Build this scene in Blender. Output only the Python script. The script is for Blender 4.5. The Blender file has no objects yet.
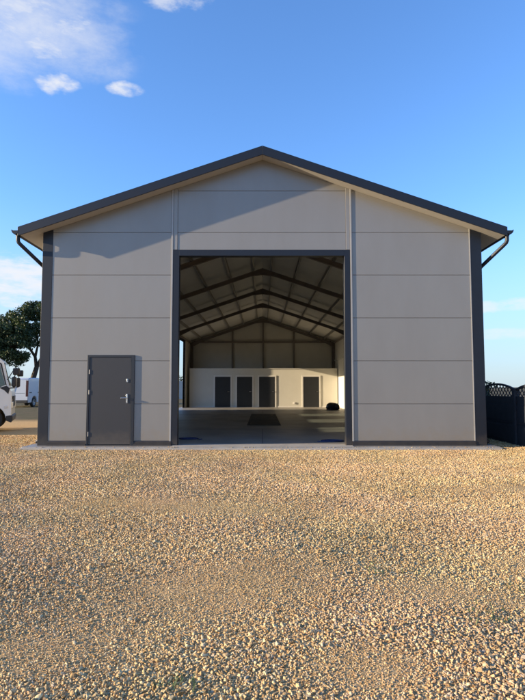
import bpy, bmesh, math, random
import numpy as np
from mathutils import Vector, Matrix
random.seed(7); RNG = np.random.default_rng(11)
R = math.radians
scene = bpy.context.scene
COL = scene.collection

# ------------------------------------------------------------------ camera
cam = bpy.data.cameras.new('camera'); co = bpy.data.objects.new('camera', cam); COL.objects.link(co)
PITCH = math.atan(37 / 526)
co.location = (0, -12.2, 1.4); co.rotation_euler = (math.pi / 2 + PITCH, 0, 0)
cam.sensor_fit = 'VERTICAL'; cam.sensor_height = 24; cam.lens = 526 / 700 * 24
cam.clip_end = 6000; cam.clip_start = .05
scene.camera = co

# ------------------------------------------------------------------ light
SUN_EL = 12.2; TO_SUN_AZ = (-math.sin(R(80)), -math.cos(R(80)))      # horizontal direction towards the sun
ts = Vector((TO_SUN_AZ[0] * math.cos(R(SUN_EL)), TO_SUN_AZ[1] * math.cos(R(SUN_EL)), math.sin(R(SUN_EL))))
sl = bpy.data.lights.new('sun', 'SUN'); so = bpy.data.objects.new('sun', sl); COL.objects.link(so)
sl.energy = 5.0; sl.angle = R(.5); sl.color = (1, .79, .52)
so.rotation_euler = ts.to_track_quat('Z', 'Y').to_euler(); so.location = (-30, -20, 20)
scene.view_settings.view_transform = 'Standard'; scene.view_settings.look = 'None'
scene.view_settings.exposure = 1.25; scene.view_settings.gamma = 1
scene.view_settings.use_curve_mapping = False
scene.render.engine = 'CYCLES'
scene.cycles.max_bounces = 8; scene.cycles.diffuse_bounces = 5; scene.cycles.transparent_max_bounces = 16

w = bpy.data.worlds.new('World'); scene.world = w; w.use_nodes = True
nt = w.node_tree; N = nt.nodes; L = nt.links; N.clear()
out = N.new('ShaderNodeOutputWorld'); bg = N.new('ShaderNodeBackground'); bg.inputs[1].default_value = .135
sky = N.new('ShaderNodeTexSky'); sky.sky_type = 'NISHITA'; sky.sun_disc = False
sky.sun_elevation = R(SUN_EL); sky.sun_rotation = math.atan2(ts.x, ts.y) % (2 * math.pi)
sky.air_density = 1.0; sky.dust_density = .25; sky.ozone_density = 3.0; sky.altitude = 100
tc = N.new('ShaderNodeTexCoord')
L.new(bg.outputs[0], out.inputs[0])
def mth(op, a, b=None, c=None, clamp=False):
    n = N.new('ShaderNodeMath'); n.operation = op; n.use_clamp = clamp
    for i, v in enumerate((a, b, c)):
        if v is None: continue
        if isinstance(v, (int, float)): n.inputs[i].default_value = v
        else: L.new(v, n.inputs[i])
    return n.outputs[0]
def smooth(x, lo, hi):
    n = N.new('ShaderNodeMapRange'); n.interpolation_type = 'SMOOTHSTEP'
    L.new(x, n.inputs[0]); n.inputs[1].default_value = lo; n.inputs[2].default_value = hi
    return n.outputs[0]
def wnoise(scale, zs, detail=6, rough=.6, off=0):
    m = N.new('ShaderNodeMapping'); m.inputs['Scale'].default_value = (1, 1, zs); m.inputs['Location'].default_value = (off, off * .7, 0)
    L.new(tc.outputs['Generated'], m.inputs[0])
    n = N.new('ShaderNodeTexNoise'); n.inputs['Scale'].default_value = scale; n.inputs['Detail'].default_value = detail; n.inputs['Roughness'].default_value = rough
    L.new(m.outputs[0], n.inputs['Vector']); return n.outputs[0]
sep = N.new('ShaderNodeSeparateXYZ'); L.new(tc.outputs['Generated'], sep.inputs[0])
az = mth('ARCTAN2', sep.outputs[0], sep.outputs[1]); el = mth('ARCSINE', sep.outputs[2])      # azimuth from +Y to the right, elevation
def blob(a0, e0, ra, re):                                                                     # soft cloud bank round one direction of the sky
    da = mth('DIVIDE', mth('SUBTRACT', az, R(a0)), R(ra)); de = mth('DIVIDE', mth('SUBTRACT', el, R(e0)), R(re))
    d = mth('ADD', mth('MULTIPLY', da, da), mth('MULTIPLY', de, de))
    return mth('SUBTRACT', 1, smooth(d, 0, 1))
nA = wnoise(5.5, 2.2, 8, .62, 3.1); nB = wnoise(15, 3.5, 7, .6, 8.3)
nC = wnoise(20, 2.2, 8, .58, 5.7)
def puff(mask, k, lo, hi, n=None): return mth('MULTIPLY', smooth(mth('ADD', n if n is not None else nC, mth('MULTIPLY', mth('SUBTRACT', mask, 1), k)), lo, hi), smooth(mask, 0, .3))
c_parts = [
    mth('MULTIPLY', puff(blob(-28, 33.5, 17, 7.5), .40, .20, .74, nA), .75),
    mth('MULTIPLY', puff(blob(-26, 33.5, 12, 5), .40, .30, .68, nB), .7),
    mth('MULTIPLY', puff(blob(-22.2, 28.9, 3.0, 1.7), .34, .26, .66), .9),
    mth('MULTIPLY', puff(blob(-14.9, 29.5, 2.9, .95), .34, .24, .66), .9),
    mth('MULTIPLY', puff(blob(-10.5, 37.6, 7, 1.6), .34, .28, .60), .6),
    mth('MULTIPLY', puff(blob(-27, 10.2, 13, 3.6), .34, .22, .60, nB), .9),
    mth('MULTIPLY', puff(blob(-27, 5, 18, 6), .3, .22, .80, nA), .5),
    mth('MULTIPLY', puff(blob(26, 8.0, 6, .9), .30, .22, .55), .6),
    mth('MULTIPLY', puff(blob(25, 5.2, 8, .8), .34, .24, .60), .45),
    mth('MULTIPLY', puff(blob(110, 25, 60, 18), .3, .3, .75, nA), .7),
]
cm = c_parts[0]
for p in c_parts[1:]: cm = mth('MAXIMUM', cm, p)
mix = N.new('ShaderNodeMix'); mix.data_type = 'RGBA'
tint = N.new('ShaderNodeMix'); tint.data_type = 'RGBA'; tint.blend_type = 'MULTIPLY'; tint.inputs[0].default_value = 1
tint.inputs[7].default_value = (.80, 1.0, 1.27, 1)
L.new(sky.outputs[0], tint.inputs[6])
hz = N.new('ShaderNodeMix'); hz.data_type = 'RGBA'                                            # pale blue air near the horizon
L.new(mth('MULTIPLY', mth('SUBTRACT', 1, smooth(el, R(-2), R(20))), .85), hz.inputs[0]); L.new(tint.outputs[2], hz.inputs[6]); hz.inputs[7].default_value = (1.65, 2.02, 2.45, 1)
L.new(cm, mix.inputs[0]); L.new(hz.outputs[2], mix.inputs[6]); mix.inputs[7].default_value = (2.85, 2.87, 2.95, 1)
L.new(mix.outputs[2], bg.inputs[0])

# ------------------------------------------------------------------ helpers
def tag(o, label=None, cat=None, group=None, kind=None):
    if label: o['label'] = label
    if cat: o['category'] = cat
    if group: o['group'] = group
    if kind: o['kind'] = kind
    return o
def empty(name, loc=(0, 0, 0), rz=0, parent=None):
    o = bpy.data.objects.new(name, None); COL.objects.link(o); o.location = loc; o.rotation_euler.z = rz
    o.empty_display_size = .3
    if parent: o.parent = parent
    return o
class MB:
    def __init__(s): s.v = []; s.f = []
    def add(s, vs, fs):
        b = len(s.v); s.v += [tuple(v) for v in vs]; s.f += [tuple(i + b for i in f) for f in fs]; return s
    def box(s, x0, x1, y0, y1, z0, z1):
        vs = [(x, y, z) for x in (x0, x1) for y in (y0, y1) for z in (z0, z1)]
        return s.add(vs, [(0, 1, 3, 2), (4, 6, 7, 5), (0, 4, 5, 1), (2, 3, 7, 6), (0, 2, 6, 4), (1, 5, 7, 3)])
    def prism(s, pts, axis, a, b):
        """closed outline pts (2-D) swept along axis from a to b; axis y: pts are (x,z); x: (y,z); z: (x,y)"""
        def P(p, t): return {'y': (p[0], t, p[1]), 'x': (t, p[0], p[1]), 'z': (p[0], p[1], t)}[axis]
        n = len(pts); vs = [P(p, a) for p in pts] + [P(p, b) for p in pts]
        fs = [tuple(range(n)), tuple(range(2 * n - 1, n - 1, -1))] + [(i, i + n, (i + 1) % n + n, (i + 1) % n) for i in range(n)]
        return s.add(vs, fs)
    def tube(s, path, r, seg=10, caps=True):
        path = [Vector(p) for p in path]; n = len(path); rs = r if isinstance(r, (list, tuple)) else [r] * n
        rings = []; up = Vector((0, 0, 1)); prev = None
        for i, p in enumerate(path):
            d = (path[min(i + 1, n - 1)] - path[max(i - 1, 0)]).normalized()
            if prev is None:
                u = d.cross(up)
                if u.length < .05: u = d.cross(Vector((1, 0, 0)))
            else: u = prev - d * prev.dot(d)
            u.normalize(); prev = u; v = d.cross(u)
            rings.append([p + (u * math.cos(t) + v * math.sin(t)) * rs[i] for t in [2 * math.pi * k / seg for k in range(seg)]])
        vs = [q for r_ in rings for q in r_]; fs = []
        for i in range(n - 1):
            for k in range(seg):
                fs.append((i * seg + k, i * seg + (k + 1) % seg, (i + 1) * seg + (k + 1) % seg, (i + 1) * seg + k))
        if caps: fs += [tuple(range(seg - 1, -1, -1)), tuple(range((n - 1) * seg, n * seg))]
        return s.add(vs, fs)
    def disc(s, c, r, w_, axis='y', seg=28, prof=None):
        """lathe round axis y through c: prof = [(radius, offset)]"""
        prof = prof or [(0, -w_ / 2), (r, -w_ / 2), (r, w_ / 2), (0, w_ / 2)]
        vs = []; fs = []; m = len(prof)
        for k in range(seg):
            t = 2 * math.pi * k / seg
            for (rr, o) in prof: vs.append((c[0] + rr * math.cos(t), c[1] + o, c[2] + rr * math.sin(t)))
        for k in range(seg):
            for j in range(m - 1):
                a = k * m + j; b = ((k + 1) % seg) * m + j
                fs.append((a, b, b + 1, a + 1))
        return s.add(vs, fs)
    def build(s, name, mat, parent=None, bevel=0, smooth=False, seg=2, loc=None):
        me = bpy.data.meshes.new(name); me.from_pydata(s.v, [], s.f)
        bm = bmesh.new(); bm.from_mesh(me); bmesh.ops.remove_doubles(bm, verts=bm.verts, dist=1e-5)
        bmesh.ops.recalc_face_normals(bm, faces=bm.faces); bm.to_mesh(me); bm.free()
        me.materials.append(mat)
        o = bpy.data.objects.new(name, me); COL.objects.link(o)
        if parent: o.parent = parent
        if loc: o.location = loc
        if bevel:
            m = o.modifiers.new('bevel', 'BEVEL'); m.width = bevel; m.segments = seg; m.limit_method = 'ANGLE'; m.angle_limit = R(40)
        if smooth:
            for p in me.polygons: p.use_smooth = True
            try: me.set_sharp_from_angle(angle=R(40))
            except Exception: pass
        return o

def mat(name, col, rough=.6, metal=0, noise=0, nscale=6, bump=0, bscale=60, col2=None, spec=.5, coat=0, stretch=(1, 1, 1)):
    m = bpy.data.materials.new(name); m.use_nodes = True; t = m.node_tree; b = t.nodes['Principled BSDF']
    b.inputs['Roughness'].default_value = rough; b.inputs['Metallic'].default_value = metal
    b.inputs['Specular IOR Level'].default_value = spec; b.inputs['Coat Weight'].default_value = coat
    b.inputs['Base Color'].default_value = (*col, 1)
    tcn = t.nodes.new('ShaderNodeTexCoord'); mp = t.nodes.new('ShaderNodeMapping'); mp.inputs['Scale'].default_value = stretch
    t.links.new(tcn.outputs['Object'], mp.inputs[0])
    if noise:
        n = t.nodes.new('ShaderNodeTexNoise'); n.inputs['Scale'].default_value = nscale; n.inputs['Detail'].default_value = 7; n.inputs['Roughness'].default_value = .6
        t.links.new(mp.outputs[0], n.inputs['Vector'])
        r = t.nodes.new('ShaderNodeMapRange'); r.inputs[1].default_value = .3; r.inputs[2].default_value = .7
        t.links.new(n.outputs[0], r.inputs[0])
        x = t.nodes.new('ShaderNodeMix'); x.data_type = 'RGBA'; t.links.new(r.outputs[0], x.inputs[0])
        c2 = col2 or tuple(c * (1 - noise) for c in col)
        x.inputs[6].default_value = (*col, 1); x.inputs[7].default_value = (*c2, 1)
        t.links.new(x.outputs[2], b.inputs['Base Color'])
        rr = t.nodes.new('ShaderNodeMapRange'); rr.inputs[3].default_value = max(.05, rough - .08); rr.inputs[4].default_value = min(1, rough + .08)
        t.links.new(n.outputs[0], rr.inputs[0]); t.links.new(rr.outputs[0], b.inputs['Roughness'])
    if bump:
        n2 = t.nodes.new('ShaderNodeTexNoise'); n2.inputs['Scale'].default_value = bscale; n2.inputs['Detail'].default_value = 5
        t.links.new(mp.outputs[0], n2.inputs['Vector'])
        bp = t.nodes.new('ShaderNodeBump'); bp.inputs['Strength'].default_value = bump; bp.inputs['Distance'].default_value = .01
        t.links.new(n2.outputs[0], bp.inputs['Height']); t.links.new(bp.outputs[0], b.inputs['Normal'])
    return m
def glass(name, tintc=(.75, .82, .82), mixf=.75, rough=.03):
    m = bpy.data.materials.new(name); m.use_nodes = True; t = m.node_tree; t.nodes.clear()
    o = t.nodes.new('ShaderNodeOutputMaterial'); a = t.nodes.new('ShaderNodeBsdfTransparent'); g = t.nodes.new('ShaderNodeBsdfGlossy')
    a.inputs[0].default_value = (*tintc, 1); g.inputs['Roughness'].default_value = rough
    fr = t.nodes.new('ShaderNodeFresnel'); fr.inputs[0].default_value = 1.5
    x = t.nodes.new('ShaderNodeMixShader'); t.links.new(fr.outputs[0], x.inputs[0]); t.links.new(a.outputs[0], x.inputs[1]); t.links.new(g.outputs[0], x.inputs[2])
    t.links.new(x.outputs[0], o.inputs[0]); return m

M = dict(
    panel=mat('panel_grey', (.275, .264, .247), .42, .3, .09, 1.3, .16, 2.2, stretch=(1, 1, .35)),
    inner=mat('panel_inner', (.56, .55, .50), .6, 0, .08, 1.5),
    ceil=mat('ceiling_panel', (.64, .63, .58), .6, 0, .08, 1.5),
    soffit=mat('soffit_panel', (.44, .42, .39), .55, 0, .08, 3),
    anth=mat('anthracite_metal', (.011, .015, .025), .45, .2, .15, 3),
    roof=mat('roof_metal', (.017, .021, .030), .45, .2, .15, 2),
    steel=mat('painted_steel', (.19, .165, .15), .55, .1, .2, 4),
    purlin=mat('galvanised_purlin', (.30, .29, .27), .5, .3, .15, 5),
    door=mat('door_leaf', (.040, .041, .046), .45, .1, .12, 2, .04, 80),
    doorframe=mat('door_frame', (.022, .026, .034), .4, .1, .1, 4),
    chrome=mat('brushed_steel', (.58, .58, .57), .32, 1),
    silver=mat('silver_trim', (.34, .335, .325), .45, .2, .1, 5),
    joint=mat('joint_gasket', (.20, .195, .19), .7),  # grey gasket sheet showing in the panel grooves
    conc=mat('concrete_floor', (.30, .285, .265), .45, 0, .42, .8, .06, 40),
    plinth=mat('concrete_plinth', (.40, .38, .35), .8, 0, .25, 3, .4, 60),
    part=mat('partition_board', (.64, .62, .55), .7, 0, .06, 2),
    white=mat('white_trim', (.74, .72, .68), .5, 0, .06, 4),
    idoor=mat('inner_door', (.028, .030, .034), .4, 0, .1, 3),
    truck=mat('truck_paint', (.80, .79, .75), .3, 0, .05, 3, coat=.5),
    van=mat('van_paint_shaded', (.50, .53, .58), .3, 0, .05, 3, coat=.5),  # white paint dimmed and blued, tree shade put into the colour
    black=mat('black_plastic', (.02, .02, .022), .55, 0, .2, 10),
    rubber=mat('tyre_rubber', (.022, .022, .022), .85, 0, .2, 12, .2, 50),
    rim=mat('wheel_rim', (.45, .45, .45), .4, .7, .2, 8),
    lampg=mat('lamp_glass', (.65, .66, .66), .12, .2), orange=mat('indicator_lens', (.75, .25, .03), .25),
    red=mat('tail_lens', (.05, .012, .012), .25),
    fence=mat('fence_concrete', (.020, .023, .031), .7, 0, .25, 6, .3, 60),
    pale=mat('pale_wall', (.50, .46, .42), .85, 0, .15, 2, .2, 30),
    bag=mat('black_sheeting', (.018, .018, .018), .4, 0, .2, 8),
    blue=mat('blue_hose', (.02, .03, .10), .4, 0, .1, 20),
    pit=mat('pit_cover', (.03, .028, .026), .7, 0, .3, 6),
    bark=mat('bark', (.06, .048, .038), .95, 0, .4, 5, .6, 14, stretch=(1, 1, .3)),
    glass=glass('window_glass'), dglass=None,
)
M['dglass'] = mat('sky_tinted_glass', (.07, .12, .12), .06, 0, spec=.8)  # opaque, the teal of sky seen through is put into the colour
M['mirrorg'] = mat('mirror_glass', (.55, .6, .62), .05, 1)

def dusty(m, top, dust):
    """splashed yard dust along the foot of the cladding"""
    t = m.node_tree; b = t.nodes['Principled BSDF']; src = b.inputs['Base Color'].links[0].from_socket
    g = t.nodes.new('ShaderNodeTexCoord'); sp = t.nodes.new('ShaderNodeSeparateXYZ'); t.links.new(g.outputs['Object'], sp.inputs[0])
    n = t.nodes.new('ShaderNodeTexNoise'); n.inputs['Scale'].default_value = 5; n.inputs['Detail'].default_value = 8; n.inputs['Roughness'].default_value = .7; t.links.new(g.outputs['Object'], n.inputs['Vector'])
    mr = t.nodes.new('ShaderNodeMapRange'); mr.inputs[1].default_value = .1; mr.inputs[2].default_value = top; mr.inputs[3].default_value = .42; mr.inputs[4].default_value = -.35; t.links.new(sp.outputs[2], mr.inputs[0])
    ad = t.nodes.new('ShaderNodeMath'); ad.operation = 'ADD'; t.links.new(mr.outputs[0], ad.inputs[0]); t.links.new(n.outputs[0], ad.inputs[1])
    m2 = t.nodes.new('ShaderNodeMapRange'); m2.inputs[1].default_value = .45; m2.inputs[2].default_value = 1.0; m2.inputs[4].default_value = .55; t.links.new(ad.outputs[0], m2.inputs[0])
    x = t.nodes.new('ShaderNodeMix'); x.data_type = 'RGBA'; t.links.new(m2.outputs[0], x.inputs[0]); t.links.new(src, x.inputs[6]); x.inputs[7].default_value = (*dust, 1)
    t.links.new(x.outputs[2], b.inputs['Base Color'])
dusty(M['panel'], .75, (.27, .22, .16)); dusty(M['door'], .6, (.11, .09, .07)); dusty(M['anth'], .5, (.08, .065, .05)); dusty(M['truck'], .9, (.40, .34, .26))
# leaf material: colour per leaf, some light through
def leafmat(name, c1, c2):
    m = bpy.data.materials.new(name); m.use_nodes = True; t = m.node_tree; b = t.nodes['Principled BSDF']
    g = t.nodes.new('ShaderNodeNewGeometry'); x = t.nodes.new('ShaderNodeMix'); x.data_type = 'RGBA'
    t.links.new(g.outputs['Random Per Island'], x.inputs[0]); x.inputs[6].default_value = (*c1, 1); x.inputs[7].default_value = (*c2, 1)
    t.links.new(x.outputs[2], b.inputs['Base Color']); b.inputs['Roughness'].default_value = .6
    tr = t.nodes.new('ShaderNodeBsdfTranslucent'); t.links.new(x.outputs[2], tr.inputs[0])
    ms = t.nodes.new('ShaderNodeMixShader'); ms.inputs[0].default_value = .25
    o = t.nodes['Material Output']; t.links.new(b.outputs[0], ms.inputs[1]); t.links.new(tr.outputs[0], ms.inputs[2]); t.links.new(ms.outputs[0], o.inputs[0])
    return m
M['leaf'] = leafmat('dark_leaf', (.022, .040, .014), (.055, .085, .028))
M['shrub'] = leafmat('shrub_leaf', (.03, .05, .02), (.06, .09, .03))
M['weed'] = leafmat('weed_leaf', (.05, .09, .03), (.10, .14, .05))

# ------------------------------------------------------------------ ground
def groundmat():
    m = bpy.data.materials.new('gravel_ground'); m.use_nodes = True; t = m.node_tree; b = t.nodes['Principled BSDF']; b.inputs['Roughness'].default_value = .95
    b.inputs['Specular IOR Level'].default_value = .15
    g = t.nodes.new('ShaderNodeNewGeometry')
    def nz(scale, detail=6):
        n = t.nodes.new('ShaderNodeTexNoise'); n.inputs['Scale'].default_value = scale; n.inputs['Detail'].default_value = detail; n.inputs['Roughness'].default_value = .65
        t.links.new(g.outputs['Position'], n.inputs['Vector']); return n.outputs[0]
    v = t.nodes.new('ShaderNodeTexVoronoi'); v.inputs['Scale'].default_value = 38; t.links.new(g.outputs['Position'], v.inputs['Vector'])
    cr = t.nodes.new('ShaderNodeValToRGB'); e = cr.color_ramp.elements
    e[0].position = 0; e[0].color = (.38, .23, .10, 1); e[1].position = 1; e[1].color = (.56, .385, .205, 1)
    sepc = t.nodes.new('ShaderNodeSeparateColor'); t.links.new(v.outputs['Color'], sepc.inputs[0]); t.links.new(sepc.outputs[0], cr.inputs[0])
    sand = t.nodes.new('ShaderNodeValToRGB'); e = sand.color_ramp.elements
    e[0].position = .35; e[0].color = (.40, .275, .12, 1); e[1].position = .7; e[1].color = (.56, .415, .20, 1); t.links.new(nz(14, 9), sand.inputs[0])
    x = t.nodes.new('ShaderNodeMix'); x.data_type = 'RGBA'; x.inputs[0].default_value = .45
    t.links.new(cr.outputs[0], x.inputs[6]); t.links.new(sand.outputs[0], x.inputs[7])
    # far land: grass and soil beyond the yard, tree shade put into their dark colour
    sp = t.nodes.new('ShaderNodeSeparateXYZ'); t.links.new(g.outputs['Position'], sp.inputs[0])
    mr = t.nodes.new('ShaderNodeMapRange'); mr.inputs[1].default_value = 9; mr.inputs[2].default_value = 11; t.links.new(sp.outputs[1], mr.inputs[0])
    gr = t.nodes.new('ShaderNodeValToRGB'); e = gr.color_ramp.elements
    e[0].position = .38; e[0].color = (.13, .10, .06, 1); e[1].position = .66; e[1].color = (.085, .085, .04, 1); t.links.new(nz(1.6, 8), gr.inputs[0])
    x2 = t.nodes.new('ShaderNodeMix'); x2.data_type = 'RGBA'; t.links.new(mr.outputs[0], x2.inputs[0]); t.links.new(x.outputs[2], x2.inputs[6]); t.links.new(gr.outputs[0], x2.inputs[7])
    t.links.new(x2.outputs[2], b.inputs['Base Color'])
    ad = t.nodes.new('ShaderNodeMath'); ad.operation = 'ADD'; t.links.new(v.outputs['Distance'], ad.inputs[0]); t.links.new(nz(90, 8), ad.inputs[1])
    bp = t.nodes.new('ShaderNodeBump'); bp.inputs['Strength'].default_value = .7; bp.inputs['Distance'].default_value = .012
    t.links.new(ad.outputs[0], bp.inputs['Height']); t.links.new(bp.outputs[0], b.inputs['Normal'])
    return m
def hgt(x, y):
    """gentle unevenness of the yard, fading out towards the slab"""
    h = .018 * np.sin(x * 1.3 + .6 * y) + .014 * np.sin(x * .55 - y * 1.1 + 1) + .010 * np.sin(2.3 * x + 1.7 * y + 2)
    k = np.clip((-.6 - y) / 1.5, 0, 1)
    return h * k - .0
def axis(lo, hi, st, far):
    a = list(np.arange(lo, hi + 1e-6, st)); s = st; x = lo
    left = []
    while x > -far: s *= 1.6; x -= s; left.append(x)
    s = st; x = hi; right = []
    while x < far: s *= 1.6; x += s; right.append(x)
    return np.array(left[::-1] + a + right)
gx = axis(-11, 9, .2, 2500); gy = axis(-13, 5, .2, 2500)
X, Y = np.meshgrid(gx, gy, indexing='ij'); Z = hgt(X, Y) * ((np.abs(X) < 12) & (Y > -14))
vs = np.stack([X, Y, Z], -1).reshape(-1, 3); ny = len(gy)
fs = [(i * ny + j, (i + 1) * ny + j, (i + 1) * ny + j + 1, i * ny + j + 1) for i in range(len(gx) - 1) for j in range(ny - 1)]
me = bpy.data.meshes.new('ground'); me.from_pydata(vs.tolist(), [], fs); me.materials.append(groundmat())
for p in me.polygons: p.use_smooth = True
gnd = bpy.data.objects.new('ground', me); COL.objects.link(gnd); tag(gnd, 'gravel yard and open land around the hall', 'ground', kind='structure')

# loose crushed stone over the yard
def stonemat():
    m = bpy.data.materials.new('crushed_stone'); m.use_nodes = True; t = m.node_tree; b = t.nodes['Principled BSDF']; b.inputs['Roughness'].default_value = .85
    b.inputs['Specular IOR Level'].default_value = .2
    g = t.nodes.new('ShaderNodeNewGeometry'); cr = t.nodes.new('ShaderNodeValToRGB'); cr.color_ramp.interpolation = 'LINEAR'
    el_ = cr.color_ramp.elements; el_[0].position = 0; el_[0].color = (.26, .155, .065, 1); el_[1].position = 1; el_[1].color = (.66, .52, .31, 1)
    for p, c in ((.12, (.42, .275, .14)), (.3, (.53, .37, .20)), (.5, (.59, .42, .235)), (.60, (.47, .28, .145)), (.70, (.55, .41, .25)), (.80, (.65, .50, .31)), (.86, (.42, .345, .28)), (.9, (.62, .48, .30))):
        e = el_.new(p); e.color = (*c, 1)
    t.links.new(g.outputs['Random Per Island'], cr.inputs[0])
    n = t.nodes.new('ShaderNodeTexNoise'); n.inputs['Scale'].default_value = 120; n.inputs['Detail'].default_value = 4; t.links.new(g.outputs['Position'], n.inputs['Vector'])
    big = t.nodes.new('ShaderNodeTexNoise'); big.inputs['Scale'].default_value = .9; big.inputs['Detail'].default_value = 5; t.links.new(g.outputs['Position'], big.inputs['Vector'])
    mr = t.nodes.new('ShaderNodeMapRange'); mr.inputs[1].default_value = .3; mr.inputs[2].default_value = .7; mr.inputs[3].default_value = .72; mr.inputs[4].default_value = 1.12; t.links.new(n.outputs[0], mr.inputs[0])
    m2 = t.nodes.new('ShaderNodeMapRange'); m2.inputs[1].default_value = .35; m2.inputs[2].default_value = .65; m2.inputs[3].default_value = .85; m2.inputs[4].default_value = 1.1; t.links.new(big.outputs[0], m2.inputs[0])
    mm = t.nodes.new('ShaderNodeMath'); mm.operation = 'MULTIPLY'; t.links.new(mr.outputs[0], mm.inputs[0]); t.links.new(m2.outputs[0], mm.inputs[1])
    x = t.nodes.new('ShaderNodeMix'); x.data_type = 'RGBA'; x.blend_type = 'MULTIPLY'; x.inputs[0].default_value = 1
    cmb = t.nodes.new('ShaderNodeCombineColor')
    for i in range(3): t.links.new(mm.outputs[0], cmb.inputs[i])
    t.links.new(cr.outputs[0], x.inputs[6]); t.links.new(cmb.outputs[0], x.inputs[7])
    n3 = t.nodes.new('ShaderNodeTexNoise'); n3.inputs['Scale'].default_value = .55; n3.inputs['Detail'].default_value = 4; t.links.new(g.outputs['Position'], n3.inputs['Vector'])
    c3 = t.nodes.new('ShaderNodeValToRGB'); e3 = c3.color_ramp.elements; e3[0].position = .38; e3[0].color = (1.02, .99, .95, 1); e3[1].position = .62; e3[1].color = (.97, 1.0, .88, 1); t.links.new(n3.outputs[0], c3.inputs[0])
    y_ = t.nodes.new('ShaderNodeMix'); y_.data_type = 'RGBA'; y_.blend_type = 'MULTIPLY'; y_.inputs[0].default_value = 1
    t.links.new(x.outputs[2], y_.inputs[6]); t.links.new(c3.outputs[0], y_.inputs[7]); t.links.new(y_.outputs[2], b.inputs['Base Color'])
    return m
def ico(sub):
    bm = bmesh.new(); bmesh.ops.create_icosphere(bm, subdivisions=sub, radius=1)
    v = np.array([q.co[:] for q in bm.verts]); f = np.array([[q.index for q in fc.verts] for fc in bm.faces]); bm.free(); return v, f
def fine(x, y):
    """0..1: trodden sandy patches where the stone is small and sparse"""
    def b(cx, cy, rx, ry, a=0):
        dx = (x - cx) * math.cos(a) + (y - cy) * math.sin(a); dy = -(x - cx) * math.sin(a) + (y - cy) * math.cos(a)
        return np.exp(-((dx / rx) ** 2 + (dy / ry) ** 2))
    k = np.maximum.reduce([b(-.25, -8.4, 1.1, .55, .35), b(1.25, -8.5, .7, .35), b(-1.1, -9.2, .6, .35, .4), b(2.4, -8.0, .6, .5), b(-3.4, -7.4, .9, .4), b(3.6, -5, 1.2, .35), b(-.9, -6.0, 1.4, .35, -.2), b(.55, -9.5, .35, .25)])
    wob = .5 + .5 * np.sin(x * 7 + np.sin(y * 9) * 1.5) * np.sin(y * 8 + np.sin(x * 6))
    return np.clip(k * (.65 + .5 * wob), 0, 1)
def layer(x0, x1, y0, y1, sp, keep):
    n, m_ = int((x1 - x0) / sp), int((y1 - y0) / sp)
    a, b = np.meshgrid(np.arange(n), np.arange(m_), indexing='ij')
    x = x0 + (a + .5 * (b % 2) + RNG.uniform(-.45, .45, a.shape)) * sp; y = y0 + (b + RNG.uniform(-.45, .45, a.shape)) * sp
    x, y = x.ravel(), y.ravel(); k = keep(x, y); return x[k], y[k]
def stones(x, y, size, tv, tf, sharp):
    n = len(x); nv = len(tv)
    base = np.repeat(tv[None], n, 0) * (1 + RNG.normal(0, sharp, (n, nv, 1)))
    sc = RNG.uniform(.65, 1.25, (n, 1, 3)) * np.array([1.12, .95, .58]); base = base * sc
    # random planes flatten each pebble into broken facets
    for _ in range(5):
        d = RNG.normal(0, 1, (n, 1, 3)); d /= np.linalg.norm(d, axis=2, keepdims=True)
        s = (base * d).sum(2, keepdims=True); base = base - d * np.maximum(s - RNG.uniform(.25, .72, (n, 1, 1)), 0)
    q = RNG.normal(0, 1, (n, 4)); q[:, 1:3] *= .35; q /= np.linalg.norm(q, axis=1, keepdims=True)
    w_, a, b, c = q.T
    Rm = np.stack([1 - 2 * (b * b + c * c), 2 * (a * b - c * w_), 2 * (a * c + b * w_), 2 * (a * b + c * w_), 1 - 2 * (a * a + c * c), 2 * (b * c - a * w_), 2 * (a * c - b * w_), 2 * (b * c + a * w_), 1 - 2 * (a * a + b * b)], -1).reshape(n, 3, 3)
    P = np.einsum('nij,nvj->nvi', Rm, base) * size[:, None, None]
    P += np.stack([x, y, hgt(x, y) + size * RNG.uniform(.05, .45, n)], -1)[:, None, :]
    F = tf[None] + (np.arange(n) * nv)[:, None, None]
    return P.reshape(-1, 3), F.reshape(-1, 3)
def inview(x, y, mg=.9):
    d = y + 12.2
    return (np.abs(x) < d * .505 + mg) & ~((y > -.38) & (np.abs(x) < 5.36))
V, F = [], []; off = 0
def put(x, y, size, sub, sharp):
    global off
    v, f = stones(x, y, size, *ICO[sub], sharp); V.append(v); F.append(f + off); off += len(v)
ICO = {1: ico(1), 2: ico(2)}
def sizes(x, y, lo, hi, pw=1.6):
    s = lo + (hi - lo) * RNG.random(len(x)) ** pw
    return s * (1 - .55 * fine(x, y))
for (ya, yb, sp, lo, hi, sub, xr) in ((-10.6, -8.6, .0150, .0075, .0135, 2, 3), (-10.6, -8.6, .05, .012, .018, 2, 3), (-10.6, -5, .21, .016, .027, 2, 4), (-8.6, -5.4, .0185, .009, .0155, 1, 5), (-8.6, -5.4, .06, .013, .019, 1, 5), (-5.4, -.05, .025, .0115, .020, 1, 8), (-.05, 3.2, .042, .016, .026, 1, 11)):
    x, y = layer(-xr, xr, ya, yb, sp, inview)
    k = RNG.random(len(x)) > fine(x, y) * (.5 if sp < .03 else .92); x, y = x[k], y[k]
    put(x, y, sizes(x, y, lo, hi), sub, .10)
x, y = layer(-5, 5, -10.6, -5.2, .0115, inview)
k = RNG.random(len(x)) < np.clip((fine(x, y) - .12) * 2.2, 0, .8); x, y = x[k], y[k]
put(x, y, .0028 + .0042 * RNG.random(len(x)) ** 1.5, 1, .10)
ring = lambda x, y: inview(x, y, 3.6) & ~inview(x, y)                     # the yard goes on to either side
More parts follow.
